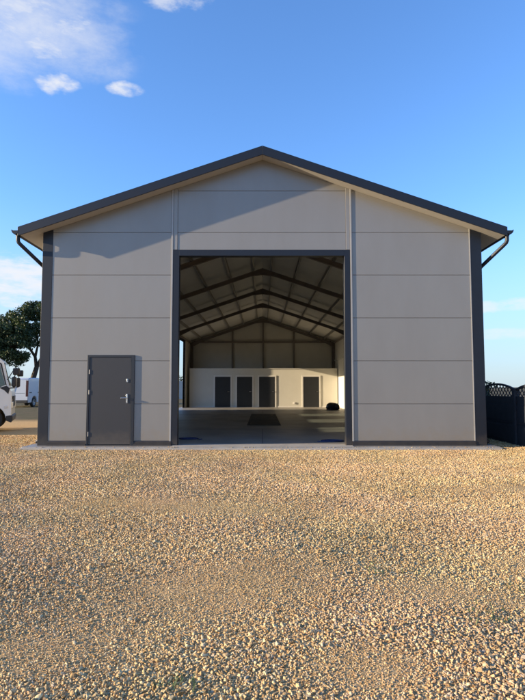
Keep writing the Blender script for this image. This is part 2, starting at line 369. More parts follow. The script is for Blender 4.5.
for (ya, yb, sp, lo, hi) in ((-12.2, -8.6, .026, .009, .017), (-8.6, -5.4, .027, .010, .018), (-5.4, -.05, .031, .0125, .021)):
    x, y = layer(-10, 10, ya, yb, sp, ring); put(x, y, sizes(x, y, lo, hi), 1, .10)
x, y = layer(-3, 3, -12.2, -10.6, .026, lambda x, y: np.abs(x) < 2.6); put(x, y, sizes(x, y, .009, .017), 1, .10)
x = RNG.uniform(-5.3, 5.25, 420); y = -.325 + np.abs(RNG.normal(0, .09, 420)); k = y < -.05; x, y = x[k], y[k]   # strays kicked up on the slab edge
put(x, y, RNG.uniform(.006, .015, len(x)), 1, .10); V[-1][:, 2] += .052
V = np.concatenate(V); F = np.concatenate(F)
me = bpy.data.meshes.new('gravel'); me.vertices.add(len(V)); me.vertices.foreach_set('co', V.astype(np.float32).ravel())
me.loops.add(len(F) * 3); me.loops.foreach_set('vertex_index', F.astype(np.int32).ravel())
me.polygons.add(len(F)); me.polygons.foreach_set('loop_start', np.arange(0, len(F) * 3, 3, dtype=np.int32))
me.update(calc_edges=True); me.shade_flat(); me.materials.append(stonemat())
gv = bpy.data.objects.new('gravel', me); COL.objects.link(gv); tag(gv, 'tan crushed stone covering the yard in front of the hall', 'gravel', kind='stuff')

# ------------------------------------------------------------------ the hall
HW = 5.15; LEN = 24.6; SL = .342; APEX = 6.81; OV = .33; EX = 5.59; FZ = .06
def sof(x): return APEX - SL * abs(x)
hall = empty('storage_hall'); tag(hall, 'large grey panel-clad storage hall with dark gabled roof and open gateway', 'hall')
def sub(o, label): o['label'] = label; return o
# floor
MB().box(-5.4, 5.34, -.30, LEN + .3, -.25, FZ).build('floor_slab', M['conc'], hall, .01)
MB().box(-5.42, 5.36, -.335, -.302, -.25, FZ - .012).build('plinth', M['plinth'], hall, .006)
MB().box(-2.06, 2.06, -.296, .30, FZ + .001, FZ + .006).build('threshold_strip', M['plinth'], hall)
for yy in (4.4, 8.8, 13.2, 17.6): MB().box(-5.0, 5.0, yy + .25, yy + .262, FZ + .0008, FZ + .003).build('floor_joint', M['pit'], hall)
for (ya_, yb_) in ((.4, 4.64), (14.1, 17.84)): MB().box(-.006, .006, ya_, yb_, FZ + .0035, FZ + .005).build('floor_joint', M['pit'], hall)
# --- facade cladding: one mesh per bay, rows of panels with open grooves over a gasket sheet
ROWS = [.165, 1.01, 2.005, 3.01, 4.025, 5.04, 6.05, 7.2]
def clad(x0, x1, zmin, holes=()):
    mb = MB(); g = .004
    for a, b in zip(ROWS[:-1], ROWS[1:]):
        a2, b2 = max(a, zmin) + g, b - g
        if b2 <= a2: continue
        spans = [(x0, x1)]
        for (hx0, hx1, hz) in holes:
            if a2 < hz - .05: spans = [(x0, hx0), (hx1, x1)] if b2 <= hz + .05 else [(x0, hx0, 1), (hx1, x1, 1)]
        if len(spans) == 2 and len(spans[0]) == 3:
            hx0, hx1, hz = holes[0]
            mb.prism([(x0, a2), (hx0, a2), (hx0, hz), (hx1, hz), (hx1, a2), (x1, a2), (x1, b2), (x0, b2)], 'y', 0, .03); continue
        for s_ in spans:
            xa, xb = s_[0], s_[1]
            poly = [(xa, a2), (xb, a2)]
            # clip by the soffit slope
            zt = lambda x: min(b2, sof(x) - .009)
            if zt(xa) <= a2 and zt(xb) <= a2 and not (xa < 0 < xb): continue
            xs = [xb] + ([0.0] if xa < 0 < xb else []) + [xa]
            cx = (APEX - .009 - b2) / SL
            for c in (cx, -cx):
                if xa < c < xb: xs.append(c)
            cl = (APEX - .009 - a2) / SL
            xa2, xb2 = max(xa, -cl), min(xb, cl)
            xs = sorted({min(max(q, xa2), xb2) for q in xs}, reverse=True)
            poly = [(xa2, a2), (xb2, a2)] + [(q, zt(q)) for q in xs if zt(q) > a2 + 1e-4]
            mb.prism(poly, 'y', 0, .03)
    return mb
DX0, DX1, DZ = -4.055, -2.962, 2.14
clad(-4.94, -2.15, .165, [(DX0, DX1, DZ)]).build('wall_panel', M['panel'], hall, .003)
clad(2.11, 4.895, .165).build('wall_panel', M['panel'], hall, .003)
clad(-2.0, 1.965, 4.62).build('wall_panel', M['panel'], hall, .003)
# structural front wall behind the cladding (with the gate and door openings)
mb = MB()
mb.prism([(-HW, FZ), (DX0 + .03, FZ), (DX0 + .03, DZ - .03), (DX1 - .03, DZ - .03), (DX1 - .03, FZ), (-2.05, FZ), (-2.05, sof(2.05)), (-HW, sof(HW))], 'y', .031, .14)
mb.prism([(2.02, FZ), (HW, FZ), (HW, sof(HW)), (2.02, sof(2.02))], 'y', .031, .14)
mb.prism([(-2.05, 4.58), (2.02, 4.58), (2.02, sof(2.02)), (0, APEX), (-2.05, sof(2.05))], 'y', .031, .139)
mb.build('front_wall', M['joint'], hall)
mb = MB(); mb2 = MB()
mb.prism([(-HW + .1, FZ), (DX0 - .02, FZ), (DX0 - .02, DZ + .02), (DX1 + .02, DZ + .02), (DX1 + .02, FZ), (-2.12, FZ), (-2.12, sof(2.12)), (-HW + .1, sof(HW))], 'y', .142, .16)
mb2.prism([(2.08, FZ), (HW - .1, FZ), (HW - .1, sof(HW)), (2.08, sof(2.08))], 'y', .142, .16)
for q in (mb, mb2): q.build('front_lining', M['inner'], hall)
# side walls (openings on the left)
WIN = [(2.3, 4.2), (6.5, 8.55), (10.9, 12.95)]; WZ = (1.52, 2.35); OPEN = (18.3, 21.9, 4.32)
TOPZ = sof(HW) - .02
def side(x0, x1, cuts):
    mb = MB(); ys = [.142]
    for c in cuts: ys += [c[0], c[1]]
    ys.append(LEN - .001)
    for i in range(len(ys) - 1):
        if i % 2 == 0: mb.box(x0, x1, ys[i], ys[i + 1], FZ, TOPZ)
        else:
            c = cuts[i // 2]
            if len(c) == 2: mb.box(x0, x1, ys[i], ys[i + 1], FZ, WZ[0]); mb.box(x0, x1, ys[i], ys[i + 1], WZ[1], TOPZ)
            else: mb.box(x0, x1, ys[i], ys[i + 1], c[2], TOPZ)
    return mb
cuts = WIN + [OPEN]
side(-HW, -HW + .05, cuts).build('side_wall', M['panel'], hall); side(-HW + .052, -HW + .10, cuts).build('side_lining', M['inner'], hall)
side(HW - .05, HW, []).build('side_wall', M['panel'], hall); side(HW - .10, HW - .052, []).build('side_lining', M['inner'], hall)
for (a, b) in WIN:
    f = MB(); z0, z1 = WZ; t = .05
    f.box(-HW - .01, -HW + .11, a, a + t, z0, z1); f.box(-HW - .01, -HW + .11, b - t, b, z0, z1); f.box(-HW - .01, -HW + .11, a + t, b - t, z0, z0 + t); f.box(-HW - .01, -HW + .11, a + t, b - t, z1 - t, z1)
    f.box(-HW, -HW + .1, (a + b) / 2 - .025, (a + b) / 2 + .025, z0 + t, z1 - t)
    fo = f.build('window', M['white'], hall)
    MB().box(-HW + .045, -HW + .05, a + t, b - t, z0 + t, z1 - t).build('pane', M['glass'], fo)
f = MB(); a, b, z1 = OPEN
f.box(-HW - .015, -HW + .12, a - .1, a, FZ, z1 + .1); f.box(-HW - .015, -HW + .12, b, b + .1, FZ, z1 + .1); f.box(-HW - .015, -HW + .12, a, b, z1, z1 + .1)
f.build('side_gate_frame', M['anth'], hall)
# back wall
MB().prism([(-HW, FZ), (HW, FZ), (HW, sof(HW)), (0, APEX), (-HW, sof(HW))], 'y', LEN, LEN + .1).build('back_wall', M['inner'], hall)
# --- roof
def roofslab(x0, x1, zo0, zo1, y0, y1):
    def z(x, o): return sof(x) + o
    return [(x0, z(x0, zo0)), (x1, z(x1, zo0)), (x1, z(x1, zo1)), (x0, z(x0, zo1))]
for s in (-1, 1):
    MB().prism(roofslab(0, s * EX, .012, .156, 0, 0), 'y', -OV, LEN + OV).build('roof', M['roof'], hall)
    MB().prism(roofslab(s * .002, s * (HW - .1), -.45, -.40, 0, 0), 'y', .165, LEN - .002).build('ceiling_panel', M['ceil'], hall)
    mb = MB()                                                  # soffit under the verge and the eave
    mb.prism(roofslab(s * .002, s * EX, -.006, .010, 0, 0), 'y', -OV + .012, .028)
    mb.prism(roofslab(s * (HW + .003), s * EX, -.006, .010, 0, 0), 'y', .03, LEN + OV - .02)
    mb.build('soffit', M['soffit'], hall)
    mb = MB()                                                  # verge trim with its top flashing
    mb.prism([(s * .001, APEX - .032), (s * (EX + .03), sof(EX + .03) - .032), (s * (EX + .03), sof(EX + .03) + .180), (s * .001, APEX + .180)], 'y', -OV - .03, -OV - .002)
    mb.prism([(s * .001, APEX + .160), (s * (EX + .02), sof(EX + .02) + .160), (s * (EX + .02), sof(EX + .02) + .176), (s * .001, APEX + .176)], 'y', -OV - .001, -OV + .18)
    mb.build('verge_trim', M['anth'], hall, .004)
    mb = MB()
    for k in range(1, 25):                                     # standing ribs of the roof sheet, running down the slope
        yy = k * 1.0
        mb.prism(roofslab(s * .1, s * (EX - .01), .157, .175, 0, 0), 'y', yy - .02, yy + .02)
    mb.build('roof_rib', M['roof'], hall)
MB().prism([(-.22, sof(.22) + .177), (0, APEX + .180), (.22, sof(.22) + .177), (.22, sof(.22) + .188), (0, APEX + .192), (-.22, sof(.22) + .188)], 'y', -OV + .2, LEN + OV).build('ridge_cap', M['anth'], hall)
# --- gutters and downpipes
for s in (-1, 1):
    cx, cz, r = s * (EX + .085), sof(EX) + .085, .072
    pts = [(cx + r * math.cos(t), cz + r * math.sin(t)) for t in np.linspace(math.pi, 2 * math.pi, 11)]
    pts += [(cx + (r + .012) * math.cos(t), cz + (r + .012) * math.sin(t) - .001) for t in np.linspace(2 * math.pi, math.pi, 11)]
    mb = MB(); mb.prism(pts, 'y', -OV - .02, LEN + OV)
    mb.prism([(cx + (r + .010) * math.cos(t), cz + (r + .010) * math.sin(t)) for t in np.linspace(math.pi, 2 * math.pi, 11)], 'y', -OV - .032, -OV - .021)
    mb.tube([(cx + s * (r + .006), -OV - .03, cz + .005), (cx + s * (r + .006), LEN + OV, cz + .005)], .013, 8)
    g = mb.build('gutter', M['anth'], hall, smooth=True)
    wx = s * (HW + .075); z0 = cz - r
    path = [(cx, -.2, z0 + .03), (cx, -.2, z0 - .12), (cx - s * .015, -.188, z0 - .17), (cx - s * .05, -.165, z0 - .21), (wx + s * .04, .27, z0 - .62), (wx + s * .012, .30, z0 - .66), (wx, .31, z0 - .72), (wx, .31, .25), (wx + s * .03, .31, .16), (wx + s * .1, .31, .10)]
    d = MB().tube(path, .045, 12); d.tube([(cx, -.2, z0 + .035), (cx, -.2, z0 - .02)], .055, 12)
    for zz in (.5, 2.2, 3.7): d.tube([(wx, .31, zz), (wx, .31, zz + .05)], .055, 12)
    d.build('downpipe', M['anth'], g, smooth=True)
    # eave fascia board behind the gutter
    MB().box(min(s * EX, s * (EX + .012)), max(s * EX, s * (EX + .012)), -OV, LEN + OV, sof(EX) - .0, sof(EX) + .15).build('eave_fascia', M['anth'], hall)
# --- corner trims, base flashing, gate frame and seams
for (xa, xb) in ((-5.175, -4.94), (4.895, 5.155)):
    MB().prism([(xa, FZ), (xb, FZ), (xb, sof(xb) - .012), (xa, sof(xa) - .012)], 'y', -.008, .0305).build('corner_trim', M['anth'], hall, .003)
    s = -1 if xa < 0 else 1
    xo = xa if s < 0 else xb
    MB().box(min(xo, s * (HW + .002)) - (.0 if s < 0 else 0), max(xo, s * (HW + .002)), .031, .23, FZ, sof(HW) - .03).build('corner_trim', M['anth'], hall)
for (xa, xb) in ((-4.939, DX0 - .001), (DX1 + .001, -2.101), (2.061, 4.894)):
    MB().prism([(-.045, FZ), (.03, FZ), (.03, .168), (-.012, .168), (-.022, .150), (-.022, .11), (-.045, .10)], 'x', xa, xb).build('base_flashing', M['anth'], hall)
mb = MB()
mb.box(-2.10, -1.958, -.014, .16, FZ, 4.62); mb.box(1.922, 2.06, -.014, .16, FZ, 4.62); mb.box(-1.958, 1.922, -.014, .16, 4.48, 4.62)
gf = mb.build('gate_frame', M['anth'], hall, .004)
for xa, xb in ((-2.0, -1.962), (1.926, 1.964)): MB().box(xa, xb, .165, .21, FZ, 4.55).build('guide_rail', M['anth'], gf)
for (xa, xb, z0) in ((-2.145, -2.105, FZ + .1), (-2.099, -2.005, 4.625), (1.97, 2.06, 4.625), (2.065, 2.105, FZ + .1)):
    MB().prism([(xa, z0), (xb, z0), (xb, sof(xb) - .012), (xa, sof(xa) - .012)], 'y', -.018 if xb - xa < .06 else -.010, .0305).build('seam_trim', M['silver'] if xb - xa < .06 else M['panel'], hall, .003)
MB().prism([(4.874, .17), (4.893, .17), (4.893, sof(4.893) - .015), (4.874, sof(4.874) - .015)], 'y', -.012, -.001).build('seam_trim', M['silver'], hall)
# --- entrance door
dr = empty('entrance_door', (0, 0, 0), parent=hall)
mb = MB()
mb.box(DX0, DX0 + .05, -.03, .13, FZ, DZ); mb.box(DX1 - .075, DX1, -.03, .13, FZ, DZ); mb.box(DX0 + .05, DX1 - .075, -.03, .13, DZ - .055, DZ)
mb.box(DX0 + .05, DX1 - .075, .0, .13, FZ, FZ + .02)
mb.build('door_frame', M['doorframe'], dr, .004)
MB().box(DX0 + .054, DX1 - .079, -.020, .04, FZ + .025, DZ - .059).build('door_leaf', M['door'], dr, .003)
hx = DX1 - .165
mb = MB(); mb.box(hx - .018, hx + .018, -.032, -.021, 1.03, 1.24)
mb.tube([(hx, -.030, 1.15), (hx, -.079, 1.15)], .011); mb.tube([(hx + .005, -.079, 1.15), (hx - .06, -.082, 1.15), (hx - .13, -.076, 1.148)], .0105); mb.disc((hx, -.033, 1.065), .011, .006)
mb.build('handle', M['chrome'], dr, .002, True)
mb = MB(); mb.box(hx - .021, hx + .021, -.032, -.021, 1.51, 1.59); mb.disc((hx, -.036, 1.55), .013, .012)
mb.build('lock', M['chrome'], dr, .002, True)
for z in (.32, 1.28, 1.75): MB().tube([(DX0 + .052, -.026, z - .05), (DX0 + .052, -.026, z + .05)], .009, 8).build('hinge', M['silver'], dr)
# --- steel frames
def isec(w_, h): return w_, h
for k, yy in enumerate((4.4, 8.8, 13.2, 17.6, 24.44)):
    fr = empty('portal_frame', (0, yy, 0), parent=hall)
    hw = .05 if k < 4 else .05
    for s in (-1, 1):
        def ib(poly_out, poly_in, name):
            pass
        xo, xi = s * (HW - .11), s * (HW - .31)
        mb = MB()                                              # column: two flanges and a web
        mb.box(min(xo, xo - s * .014), max(xo, xo - s * .014), -hw, hw, FZ, sof(HW - .1) - .62)
        mb.box(min(xi, xi + s * .014), max(xi, xi + s * .014), -hw, hw, FZ, sof(HW - .31) - .9)
        mb.box(min(xo - s * .014, xi + s * .014), max(xo - s * .014, xi + s * .014), -.006, .006, FZ, sof(HW - .2) - .75)
        mb.box(min(xo + s * .01, xi - s * .06), max(xo + s * .01, xi - s * .06), -.12 if k < 4 else -.1, .12, FZ, FZ + .02)
        mb.build('column', M['steel'], fr)
        mb = MB(); zt, zb = -.62, -.79                          # rafter with a haunch at the eave
        A, B = s * .004, s * (HW - .12)
        def zz(x, o): return sof(x) + o
        mb.prism([(A, zz(A, zt)), (B, zz(B, zt)), (B, zz(B, zt - .016)), (A, zz(A, zt - .016))], 'y', -hw, hw)
        hx0 = s * (HW - 1.1); xe = s * (HW - .30)
        mb.prism([(A, zz(A, zb - .10)), (s * .5, zz(.5, zb)), (hx0, zz(hx0, zb)), (xe, zz(xe, zb - .14)), (xe, zz(xe, zb - .124)), (hx0, zz(hx0, zb + .016)), (s * .5, zz(.5, zb + .016)), (A, zz(A, zb - .084))], 'y', -hw, hw)
        mb.prism([(A, zz(A, zt - .016)), (B, zz(B, zt - .016)), (xe, zz(xe, zb - .124)), (hx0, zz(hx0, zb + .016)), (s * .5, zz(.5, zb + .016)), (A, zz(A, zb - .08))], 'y', -.006, .006)
        mb.build('rafter', M['steel'], fr)
    mb = MB(); mb.box(-.012, .012, -.09, .09, APEX - .96, APEX - .62); mb.build('apex_plate', M['steel'], fr)
for s in (-1, 1):
    for x in (.35, 1.3, 2.3, 3.3, 4.3):
        MB().prism([(s * (x - .024), sof(x - .024) - .60), (s * (x + .024), sof(x + .024) - .60), (s * (x + .024), sof(x + .024) - .452), (s * (x - .024), sof(x - .024) - .452)], 'y', .17, LEN - .01).build('purlin', M['purlin'], hall)
    MB().box(min(s * (HW - .22), s * (HW - .101)), max(s * (HW - .22), s * (HW - .101)), .17, LEN - .3, 4.43, 4.52).build('eave_beam', M['steel'], hall)
# gable posts and girts on the back wall
for x in (-2.1, .05, 2.2): MB().box(x - .06, x + .06, LEN - .13, LEN - .012, FZ, sof(x) - .80).build('gable_post', M['steel'], hall)
MB().box(-4.8, 4.8, LEN - .16, LEN - .131, 4.46, 4.60).build('gable_girt', M['steel'], hall)
for s in (-1, 1):
    for zz_ in (3.2,):
        MB().box(min(s * 4.995, s * 5.045), max(s * 4.995, s * 5.045), .17, LEN - .3 if s > 0 else 17.7, zz_, zz_ + .1).build('wall_girt', M['inner'], hall)
# --- partition with four doors
PY = 22.9
pw = MB().box(-4.86, 4.99, PY, PY + .12, FZ, 2.60).build('partition', M['part'], hall)
MB().box(-4.88, 5.0, PY - .03, PY + .15, 2.602, 2.64).build('capping', M['white'], pw)
MB().box(-4.86, 4.99, PY - .012, PY - .001, FZ, FZ + .08).build('skirting', M['white'], pw)
for (xa, xb) in ((-3.16, -2.13), (-1.70, -.68), (-.23, .83), (2.71, 3.77)):
    f = MB(); yy = PY - .03
    f.box(xa - .09, xa, yy, PY - .001, FZ, 2.17); f.box(xb, xb + .09, yy, PY - .001, FZ, 2.17); f.box(xa, xb, yy, PY - .001, 2.085, 2.17)
    f.build('door_casing', M['white'], pw)
    d = MB().box(xa + .004, xb - .004, PY - .018, PY - .002, FZ + .01, 2.08)
    d.build('inner_door', M['idoor'], pw)
    MB().tube([(xb - .08, PY - .02, 1.1), (xb - .08, PY - .06, 1.1), (xb - .2, PY - .06, 1.1)], .012, 8).build('door_lever', M['chrome'], pw)
MB().box(2.05, 2.17, PY - .04, PY - .001, .28, .40).build('socket_box', M['white'], pw, .005)

# ------------------------------------------------------------------ things on the hall floor
mb = MB(); n = 13
mb.box(-.54, -.48, 6.3, 14.0, FZ + .001, FZ + .022); mb.box(.58, .64, 6.3, 14.0, FZ + .001, FZ + .022)
for k in range(n):
    a = 6.31 + k * 7.68 / n; mb.box(-.475, .575, a, a + 7.68 / n - .012, FZ + .001, FZ + .016 + .003 * (k % 3))
tag(mb.build('pit_cover', M['pit'], bevel=.003), 'long dark boarded pit cover in the middle of the hall floor', 'pit cover')
# black bundle by the right wall
bm = bmesh.new(); bmesh.ops.create_icosphere(bm, subdivisions=4, radius=1)
from mathutils import noise as mn
for v in bm.verts:
    p = v.co.copy(); d = 1 + .22 * mn.noise(p * 1.7 + Vector((3, 1, 2))) + .10 * mn.noise(p * 4.5) + .05 * mn.noise(p * 11)
    q = p * d; q.z = max(q.z, -.55); v.co = Vector((q.x * .37, q.y * .34, (q.z + .55) * .29))
me = bpy.data.meshes.new('bundle'); bm.to_mesh(me); bm.free(); me.materials.append(M['bag'])
for p in me.polygons: p.use_smooth = True
o = bpy.data.objects.new('sheeting_bundle', me); COL.objects.link(o); o.location = (4.12, 18.9, FZ + .001)
tag(o, 'black crumpled bundle lying on the floor by the right wall', 'bundle')
# hoses
def hose(cx, cy, r0, turns, end, label):
    pts = []
    for i in range(int(turns * 28)):
        t = i / 28 * 2 * math.pi; r = r0 * (1 + .06 * math.sin(3.3 * t) + .03 * i / 28)
        pts.append((cx + r * math.cos(t), cy + r * .62 * math.sin(t), FZ + .012 + .012 * (i // 28)))
    x, y, z = pts[-1]
    for i in range(1, 9): pts.append((x + (end[0] - x) * i / 8, y + (end[1] - y) * i / 8 + .06 * math.sin(i * .9), max(FZ + .011, z - .006 * i)))
    tag(MB().tube(pts, .011, 8).build('hose', M['blue'], smooth=True), label, 'hose')
hose(1.72, .95, .26, 2, (1.35, .78), 'blue hose coiled on the floor inside the right gate jamb')
hose(-1.92, 1.5, .22, 2, (-1.55, 1.35), 'blue hose coiled on the floor inside the left gate jamb')

# ------------------------------------------------------------------ truck (faces local +x, near side at y = 0)
tr = empty('delivery_truck', (-7.86, 4.35, 0), R(22)); tag(tr, 'white light truck parked at the left edge, cab window and twin mirrors showing', 'truck')
W = 1.9
def arch(cx, cz, r, z): # wheel arch points from rear to front at height z
    a0 = math.asin((z - cz) / r); return [(cx + r * math.cos(t), cz + r * math.sin(t)) for t in np.linspace(math.pi - a0, a0, 12)]
prof = [(-1.62, .42)] + arch(-.62, .38, .47, .42) + [(-.12, .42), (-.12, .36), (-.01, .36), (0, .55), (0, .95), (-.02, 1.25), (-.08, 1.42), (-.20, 1.95), (-.26, 2.18), (-.36, 2.29), (-.55, 2.345), (-1.35, 2.36), (-1.62, 2.30)]
cab = MB().prism(prof, 'y', 0, W).build('cab', M['truck'], tr, .05, True, 3)
for yy, nn in ((-.006, 1), (W + .006, -1)):
    a, b = sorted((yy, yy + .012 * nn))
    MB().prism([(-1.30, 1.42), (-.36, 1.38), (-.20, 1.46), (-.36, 2.10), (-.50, 2.20), (-1.30, 2.20)], 'y', a, b).build('side_window', M['dglass'], tr, .01)
    q = MB(); q.prism([(-.155, 1.44), (-.06, 1.36), (-.10, 1.18), (-.22, 1.30), (-.36, 1.375)], 'y', a - .002, b + .002); q.prism([(-.195, 1.47), (-.155, 1.45), (-.31, 2.13), (-.47, 2.225), (-.52, 2.21), (-.35, 2.11)], 'y', a - .002, b + .002)
    q.build('window_surround', M['black'], tr)
    q = MB(); q.prism([(-1.335, .62), (-1.325, .62), (-1.325, 2.23), (-.55, 2.23), (-.55, 2.24), (-1.335, 2.24)], 'y', a, b)
    q.build('door_gap', M['black'], tr)
    q = MB().box(-1.26, -1.12, a - .02, b + .02, 1.18, 1.23); q.build('door_handle', M['black'], tr, .01)
    q = MB().prism([(-.02, .30), (.02, .30), (.03, .50), (-.02, .52), (-.15, .50), (-.15, .36)], 'y', yy - .012, yy + .012); q.build('bumper_corner', M['black'], tr, .01)
    q = MB().box(-.21, -.10, a - .012, b + .012, .74, .82); q.build('side_indicator', M['lampg'], tr, .01)
mb = MB(); mb.prism([(-.075, 1.46), (-.06, 1.45), (-.235, 2.17), (-.25, 2.17)], 'y', .12, W - .12); mb.build('windscreen', M['dglass'], tr)
MB().prism([(-.02, .30), (.03, .32), (.045, .40), (.04, .50), (-.02, .52)], 'y', .02, W - .02).build('bumper', M['black'], tr, .02)
MB().box(.0, .03, .45, W - .45, .78, 1.12).build('grille', M['black'], tr, .01)
for yy in (.1, W - .38): MB().box(-.02, .035, yy, yy + .28, .72, .94).build('headlight', M['lampg'], tr, .03)
for yy, sgn in ((0, -1), (W, 1)):
    q = MB(); y1 = yy + sgn * .2
    q.tube([(-.14, yy + sgn * .0, 1.62), (.05, y1 - sgn * .05, 1.95), (.10, y1, 1.98)], .014); q.tube([(-.06, yy, 1.36), (.08, y1 - sgn * .04, 1.40), (.05, y1, 1.50)], .014); q.tube([(.10, y1, 1.98), (.05, y1, 1.42)], .014)
    arm = q.build('mirror_arm', M['black'], tr, smooth=True)
    q = MB(); q.box(.02, .22, y1 - .07, y1 + .10, 1.77, 1.99); q.build('mirror', M['black'], arm, .035, True, 3)
    q = MB(); q.box(.0, .13, y1 - .08, y1 + .10, 1.40, 1.72); q.build('mirror', M['black'], arm, .04, True, 3)
    MB().box(-.008, -.0015, y1 - .06, y1 + .08, 1.44, 1.68).build('mirror_face', M['mirrorg'], arm)
def wheel(parent, x, y, r, w_, sgn=-1):
    wh = MB().disc((x, y, r), r, w_, prof=[(r * .6, -w_ / 2 * .8), (r * .78, -w_ / 2), (r * .95, -w_ / 2 * .92), (r, -w_ / 2 * .6), (r, w_ / 2 * .6), (r * .95, w_ / 2 * .92), (r * .78, w_ / 2), (r * .6, w_ / 2 * .8)]).build('wheel', M['rubber'], parent, smooth=True)
    o_ = sgn * w_ / 2
    rm = MB().disc((x, y, r), 0, 0, prof=[(0, o_ * .62), (r * .16, o_ * .66), (r * .2, o_ * .35), (r * .45, o_ * .25), (r * .52, o_ * .8), (r * .62, o_ * .82), (r * .62, -o_ * .3), (0, -o_ * .3)])
    for k in range(6): t = k * math.pi / 3; rm.disc((x + r * .3 * math.cos(t), y + o_ * .4, r + r * .3 * math.sin(t)), r * .035, .02, seg=8)
    rm.build('rim', M['rim'], wh, smooth=True)
wheel(tr, -.62, .14, .38, .22); wheel(tr, -.62, W - .14, .38, .22, 1); wheel(tr, -3.6, .2, .38, .32); wheel(tr, -3.6, W - .2, .38, .32, 1)
mb = MB(); mb.box(-5.1, -.4, .5, .6, .5, .66); mb.box(-5.1, -.4, W - .6, W - .5, .5, .66); mb.build('chassis', M['black'], tr)
q = MB(); q.box(-5.2, -1.75, -.05, W + .05, .80, 2.75); q.build('cargo_box', M['truck'], tr, .02)

# ------------------------------------------------------------------ van (faces local +x)
vx = empty('parked_van', (-17.08, 24.15, 0), R(90)); tag(vx, 'white panel van parked in the distance behind the truck, beneath the trees', 'van')
L_, VW, VH = 4.9, 1.95, 2.05
prof = [(-.05, .30)] + [p for p in arch(.95, .33, .42, .30)] + [p for p in arch(3.85, .33, .42, .30)] + [(4.85, .30), (4.92, .55), (4.85, .95), (4.2, 1.22), (3.45, 1.90), (3.1, 2.0), (1.5, VH), (.1, VH - .02), (0, VH - .1), (-.05, 1.0)]
MB().prism(prof, 'y', -VW / 2, VW / 2).build('body', M['van'], vx, .06, True, 3)
for s in (-1, 1):
    a, b = sorted((s * VW / 2 - s * .004, s * (VW / 2 + .008)))
    MB().prism([(2.75, 1.15), (3.95, 1.15), (3.45, 1.72), (2.75, 1.75)], 'y', a, b).build('side_window', M['dglass'], vx)
    MB().box(1.45, 2.6, a, b, .98, 1.05).build('side_moulding', M['black'], vx); MB().box(.1, .48, a, b, .98, 1.05).build('side_moulding', M['black'], vx)
    MB().box(2.65, 2.665, a, b, .45, 1.85).build('door_seam', M['black'], vx)
    MB().box(-.078, -.03, min(s * .80, s * .965), max(s * .80, s * .965), .75, 1.85).build('tail_light', M['red'], vx, .01)
    MB().box(4.72, 4.90, min(s * .55, s * .88), max(s * .55, s * .88), .72, .92).build('headlight', M['lampg'], vx, .02)
    MB().box(3.55, 3.68, min(s * 1.0, s * 1.17), max(s * 1.0, s * 1.17), 1.12, 1.36).build('door_mirror', M['black'], vx, .02)
MB().box(-.14, -.02, -.95, .95, .30, .50).build('bumper', M['black'], vx, .03)
q = MB(); q.box(-.062, -.045, -.005, .005, .5, 1.98); q.box(-.062, -.045, -.72, .72, .965, .975); q.build('rear_door_seam', M['black'], vx)
for x in (.95, 3.85):
    for s in (-1, 1): wheel(vx, x, s * (VW / 2 - .11), .33, .2, s)
MB().prism([(4.22, 1.26), (3.50, 1.88), (3.47, 1.86), (4.17, 1.24)], 'y', -.8, .8).build('windscreen', M['dglass'], vx)

# ------------------------------------------------------------------ trees
def leaf_mesh(centres, per, spread, size, rng):
    vs = []; k = 0
    C = np.repeat(np.array(centres), per, 0); n = len(C)
    d = rng.normal(0, 1, (n, 3)); d /= np.linalg.norm(d, axis=1, keepdims=True)
    P = C + d * (rng.random((n, 1)) ** .5) * spread * np.array([1, 1, .75])
    u = rng.normal(0, 1, (n, 3)); u /= np.linalg.norm(u, axis=1, keepdims=True); v = np.cross(u, rng.normal(0, 1, (n, 3))); v /= np.linalg.norm(v, axis=1, keepdims=True)
    s = size * rng.uniform(.6, 1.3, (n, 1))
    q = np.stack([P - u * s, P - v * s * .5 + u * s * .1, P + u * s, P + v * s * .5 + u * s * .1], 1).reshape(-1, 3)
    return q, np.arange(4 * n).reshape(-1, 4)
def quads(name, q, f, m, parent=None):
    me = bpy.data.meshes.new(name); me.from_pydata(q.tolist(), [], f.tolist()); me.materials.append(m)
    o = bpy.data.objects.new(name, me); COL.objects.link(o)
    if parent: o.parent = parent
    return o
def tree(name, label, loc, trunk, limbs, crown, nclump, per, seed, lsize=.16, group=None):
    rng = np.random.default_rng(seed); root = empty(name, loc); tag(root, label, 'tree', group)
    mb = MB(); mb.tube(trunk[0], trunk[1], 9)
    ends = []
    for pts, r0 in limbs:
        n = len(pts); mb.tube(pts, [r0 * (1 - .8 * i / (n - 1)) for i in range(n)], 7); ends.append(pts[-1])
    cs = []
    while len(cs) < nclump:
        c = crown[rng.integers(len(crown))]; d = rng.normal(0, 1, 3); d /= np.linalg.norm(d); d *= rng.uniform(.55, 1) ** .5
        p = np.array(c[0]) + d * np.array(c[1]); cs.append(p)
    for p in cs[::3]:                                          # twigs out to the clumps
        e = min(ends, key=lambda q: (Vector(q) - Vector(p)).length); m_ = (Vector(e) + Vector(p)) / 2 + Vector(rng.normal(0, .15, 3))
        mb.tube([e, m_, p], [.05, .035, .012], 5)
    mb.build('trunk', M['bark'], root, smooth=True)
    q, f = leaf_mesh(cs, per, .5, lsize, rng); quads('crown', q, f, M['leaf'], root)
    return root
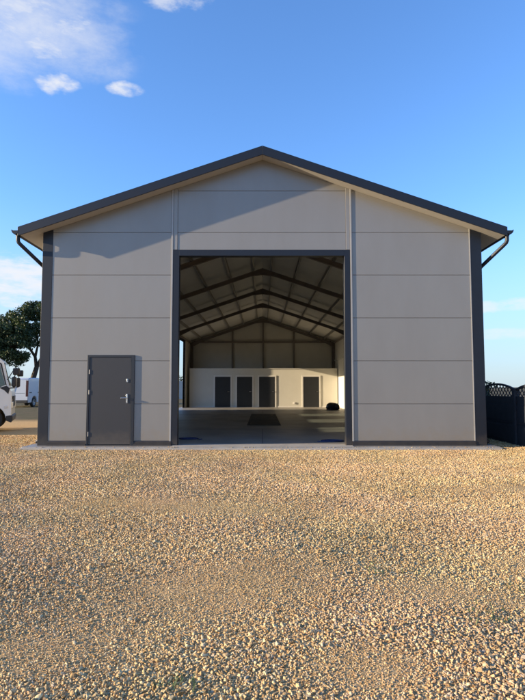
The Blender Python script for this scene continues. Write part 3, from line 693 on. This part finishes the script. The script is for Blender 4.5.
tree('broadleaf_tree', 'dark broad tree with a forked leaning trunk beside the hall corner', (-19.2, 31, 0),
     ([(0, 0, 0), (.12, 0, 1.0), (.35, 0, 2.0), (.62, .05, 3.0)], [.30, .25, .22, .19]),
     [([(.62, .05, 2.95), (.45, .1, 3.9), (-.3, .2, 4.9), (-1.2, .1, 5.6)], .17), ([(.62, .05, 2.95), (1.1, -.2, 3.8), (1.5, -.2, 4.9), (1.7, 0, 6.8)], .16), ([(.45, .1, 3.8), (.5, .5, 5), (.2, .6, 6.9)], .12), ([(-.3, .2, 4.9), (-1.6, -.5, 5.2), (-2.4, -.6, 5.0)], .09), ([(.95, -.1, 3.6), (1.8, .3, 4.2), (2.6, .3, 4.9)], .09)],
     [((0.2, 0, 6.9), (1.9, 1.7, 1.1)), ((1.5, .2, 6.6), (1.5, 1.4, 1.4)), ((-1.4, 0, 6.3), (1.4, 1.4, .9)), ((2.4, 0, 5.3), (.8, 1.0, .9)), ((.6, 0, 7.6), (1.2, 1.2, .7)), ((-2.0, 0, 5.2), (1.0, 1.0, .8)), ((.3, .6, 5.4), (1.6, .8, .7))], 150, 105, 3, .11)
tree('broadleaf_tree', 'dark rounded tree standing behind the truck cab at the left edge', (-21.2, 29.5, 0),
     ([(0, 0, 0), (.05, 0, 1.0), (-.05, .1, 2.2)], [.32, .27, .2]),
     [([(-.05, .1, 2.1), (-.8, .2, 3.2), (-1.4, .2, 4.2)], .15), ([(-.05, .1, 2.1), (.5, -.1, 3.2), (.9, 0, 4.3)], .15), ([(-.05, .1, 2.1), (.1, .3, 3.6), (0, .2, 5)], .13)],
     [((0, 0, 5.4), (1.9, 1.8, 1.2)), ((1.3, 0, 4.6), (1.6, 1.4, 1.2)), ((-1.3, 0, 4.6), (1.5, 1.4, 1.2)), ((1.6, 0, 5.6), (1.4, 1.2, .9)), ((.4, -.4, 3.6), (1.9, 1, .8))], 160, 105, 5, .11)
# shrub behind the dark fence
sh = empty('shrub', (6.9, 5.2, 0)); tag(sh, 'small dark green shrub peeping over the fence by the hall corner', 'shrub')
rng = np.random.default_rng(9); cs = [(rng.uniform(-.45, .45), rng.uniform(-.5, .5), rng.uniform(.3, 1.5)) for _ in range(60)]
mb = MB()
for k in range(9): c = cs[k]; mb.tube([(0, 0, 0), (c[0] * .4, c[1] * .4, c[2] * .6), c], [.03, .02, .006], 5)
mb.build('stem', M['bark'], sh); q, f = leaf_mesh(cs, 70, .22, .045, rng); quads('foliage', q, f, M['shrub'], sh)

# ------------------------------------------------------------------ dark concrete fence along the right boundary
fx = 6.15
fe = empty('concrete_fence', (fx, 0, 0)); tag(fe, 'dark concrete panel fence with arched lattice tops right of the hall', 'fence')
PW = 1.96
for k in range(-1, 10):
    y0 = .80 + k * (PW + .12) - .12
    MB().box(-.07, .07, y0 - .12, y0, -.3, 1.37).build('post', M['fence'], fe, .008)
    if k == 9: break
    mb = MB(); ya, yb = y0 + .002, y0 + PW - .002
    mb.box(-.022, .022, ya, yb, -.2, .50); mb.box(-.014, .014, ya, yb, .501, .509); mb.box(-.022, .022, ya, yb, .51, 1.0)
    mb.box(-.03, .03, ya + .05, yb - .05, .08, .45); mb.box(-.03, .03, ya + .05, yb - .05, .56, .95)
    mb.build('panel', M['fence'], fe, .006)
    mb = MB(); n = 24; rise = .14; zs = 1.36
    ztop = lambda u: zs + rise * math.sin(math.pi * u) ** .8
    arc = [(ya + (yb - ya) * i / n, ztop(i / n)) for i in range(n + 1)]
    mb.prism([(p[0], p[1]) for p in arc] + [(p[0], p[1] - .05) for p in arc[::-1]], 'x', -.022, .022)
    mb.box(-.022, .022, ya, yb, 1.001, 1.17)
    st = .17; m_ = int((yb - ya) / st)
    for i in range(-2, m_ + 1):
        for sgn in (1, -1):
            a = ya + i * st if sgn > 0 else ya + (i + 2) * st
            p0 = [a, 1.165]; p1 = [a + sgn * .34, 1.505]
            # clip the bar to the opening under the arch
            pts = [(a + sgn * .34 * t, 1.165 + .34 * t) for t in np.linspace(0, 1, 35)]
            pts = [p for p in pts if ya < p[0] < yb and p[1] < ztop((p[0] - ya) / (yb - ya)) - .03]
            if len(pts) < 3: continue
            (a0, b0), (a1, b1) = pts[0], pts[-1]; wv = .013
            xo = .008 if sgn > 0 else .006
            mb.prism([(a0 - wv, b0), (a0 + wv, b0), (a1 + wv, b1), (a1 - wv, b1)], 'x', -xo, xo)
    mb.build('lattice_panel', M['fence'], fe)

# pale boundary wall seen through the side gate
bw = empty('boundary_wall', (-12.5, 48, 0), R(12)); tag(bw, 'pale low boundary wall seen through the open side gate', 'wall')
for k in range(-4, 5):
    MB().box(k * 2.5 + .002, k * 2.5 + 2.498, -.06, .06, -.2, 2.1).build('wall_section', M['pale'], bw, .01)
    MB().box(k * 2.5 - .12, k * 2.5 + .12, -.1, .1, -.2, 2.2).build('pier', M['pale'], bw, .01)
hb = empty('hedge_bush', (-10.2, 52, 0)); tag(hb, 'dark bushes rising behind the pale wall beyond the side gate', 'bush')
rng = np.random.default_rng(19); cs = [(rng.uniform(-1.6, 1.6), rng.uniform(-.7, .7), rng.uniform(.4, 2.7)) for _ in range(80)]
mb = MB()
for k in range(9): c = cs[k]; mb.tube([(c[0] * .3, c[1] * .3, 0), (c[0] * .6, c[1] * .5, c[2] * .6), c], [.05, .03, .01], 5)
mb.build('stem', M['bark'], hb); q, f = leaf_mesh(cs, 50, .4, .09, rng); quads('foliage', q, f, M['shrub'], hb)

# ------------------------------------------------------------------ weeds among the stones
rng = np.random.default_rng(23); Q = []; Fq = []; o_ = 0
for (cx, cy, r, n) in ((.62, -10.0, .08, 70), (.95, -9.98, .05, 40), (1.35, -8.9, .10, 40), (.9, -8.1, .12, 36), (-.4, -9.6, .06, 24), (2.2, -8.6, .1, 40), (1.9, -8.4, .1, 30), (-1.9, -9.3, .08, 26), (1.6, -9.9, .06, 34)):
    for _ in range(n):
        x, y = cx + rng.normal(0, r), cy + rng.normal(0, r * .7); h = rng.uniform(.012, .035); a = rng.uniform(0, 6.28); lw = .004; z = float(hgt(np.array(x), np.array(y))) + .008
        dx, dy = math.cos(a), math.sin(a); ln = rng.uniform(.01, .035)
        Q += [(x - dy * lw, y + dx * lw, z), (x + dy * lw, y - dx * lw, z), (x + dx * ln + dy * lw * .4, y + dy * ln - dx * lw * .4, z + h), (x + dx * ln - dy * lw * .4, y + dy * ln + dx * lw * .4, z + h)]
        Fq.append((o_, o_ + 1, o_ + 2, o_ + 3)); o_ += 4
wd = quads('weeds', np.array(Q), np.array(Fq), M['weed']); tag(wd, 'tiny green weeds sprouting between the stones', 'weeds', kind='stuff')
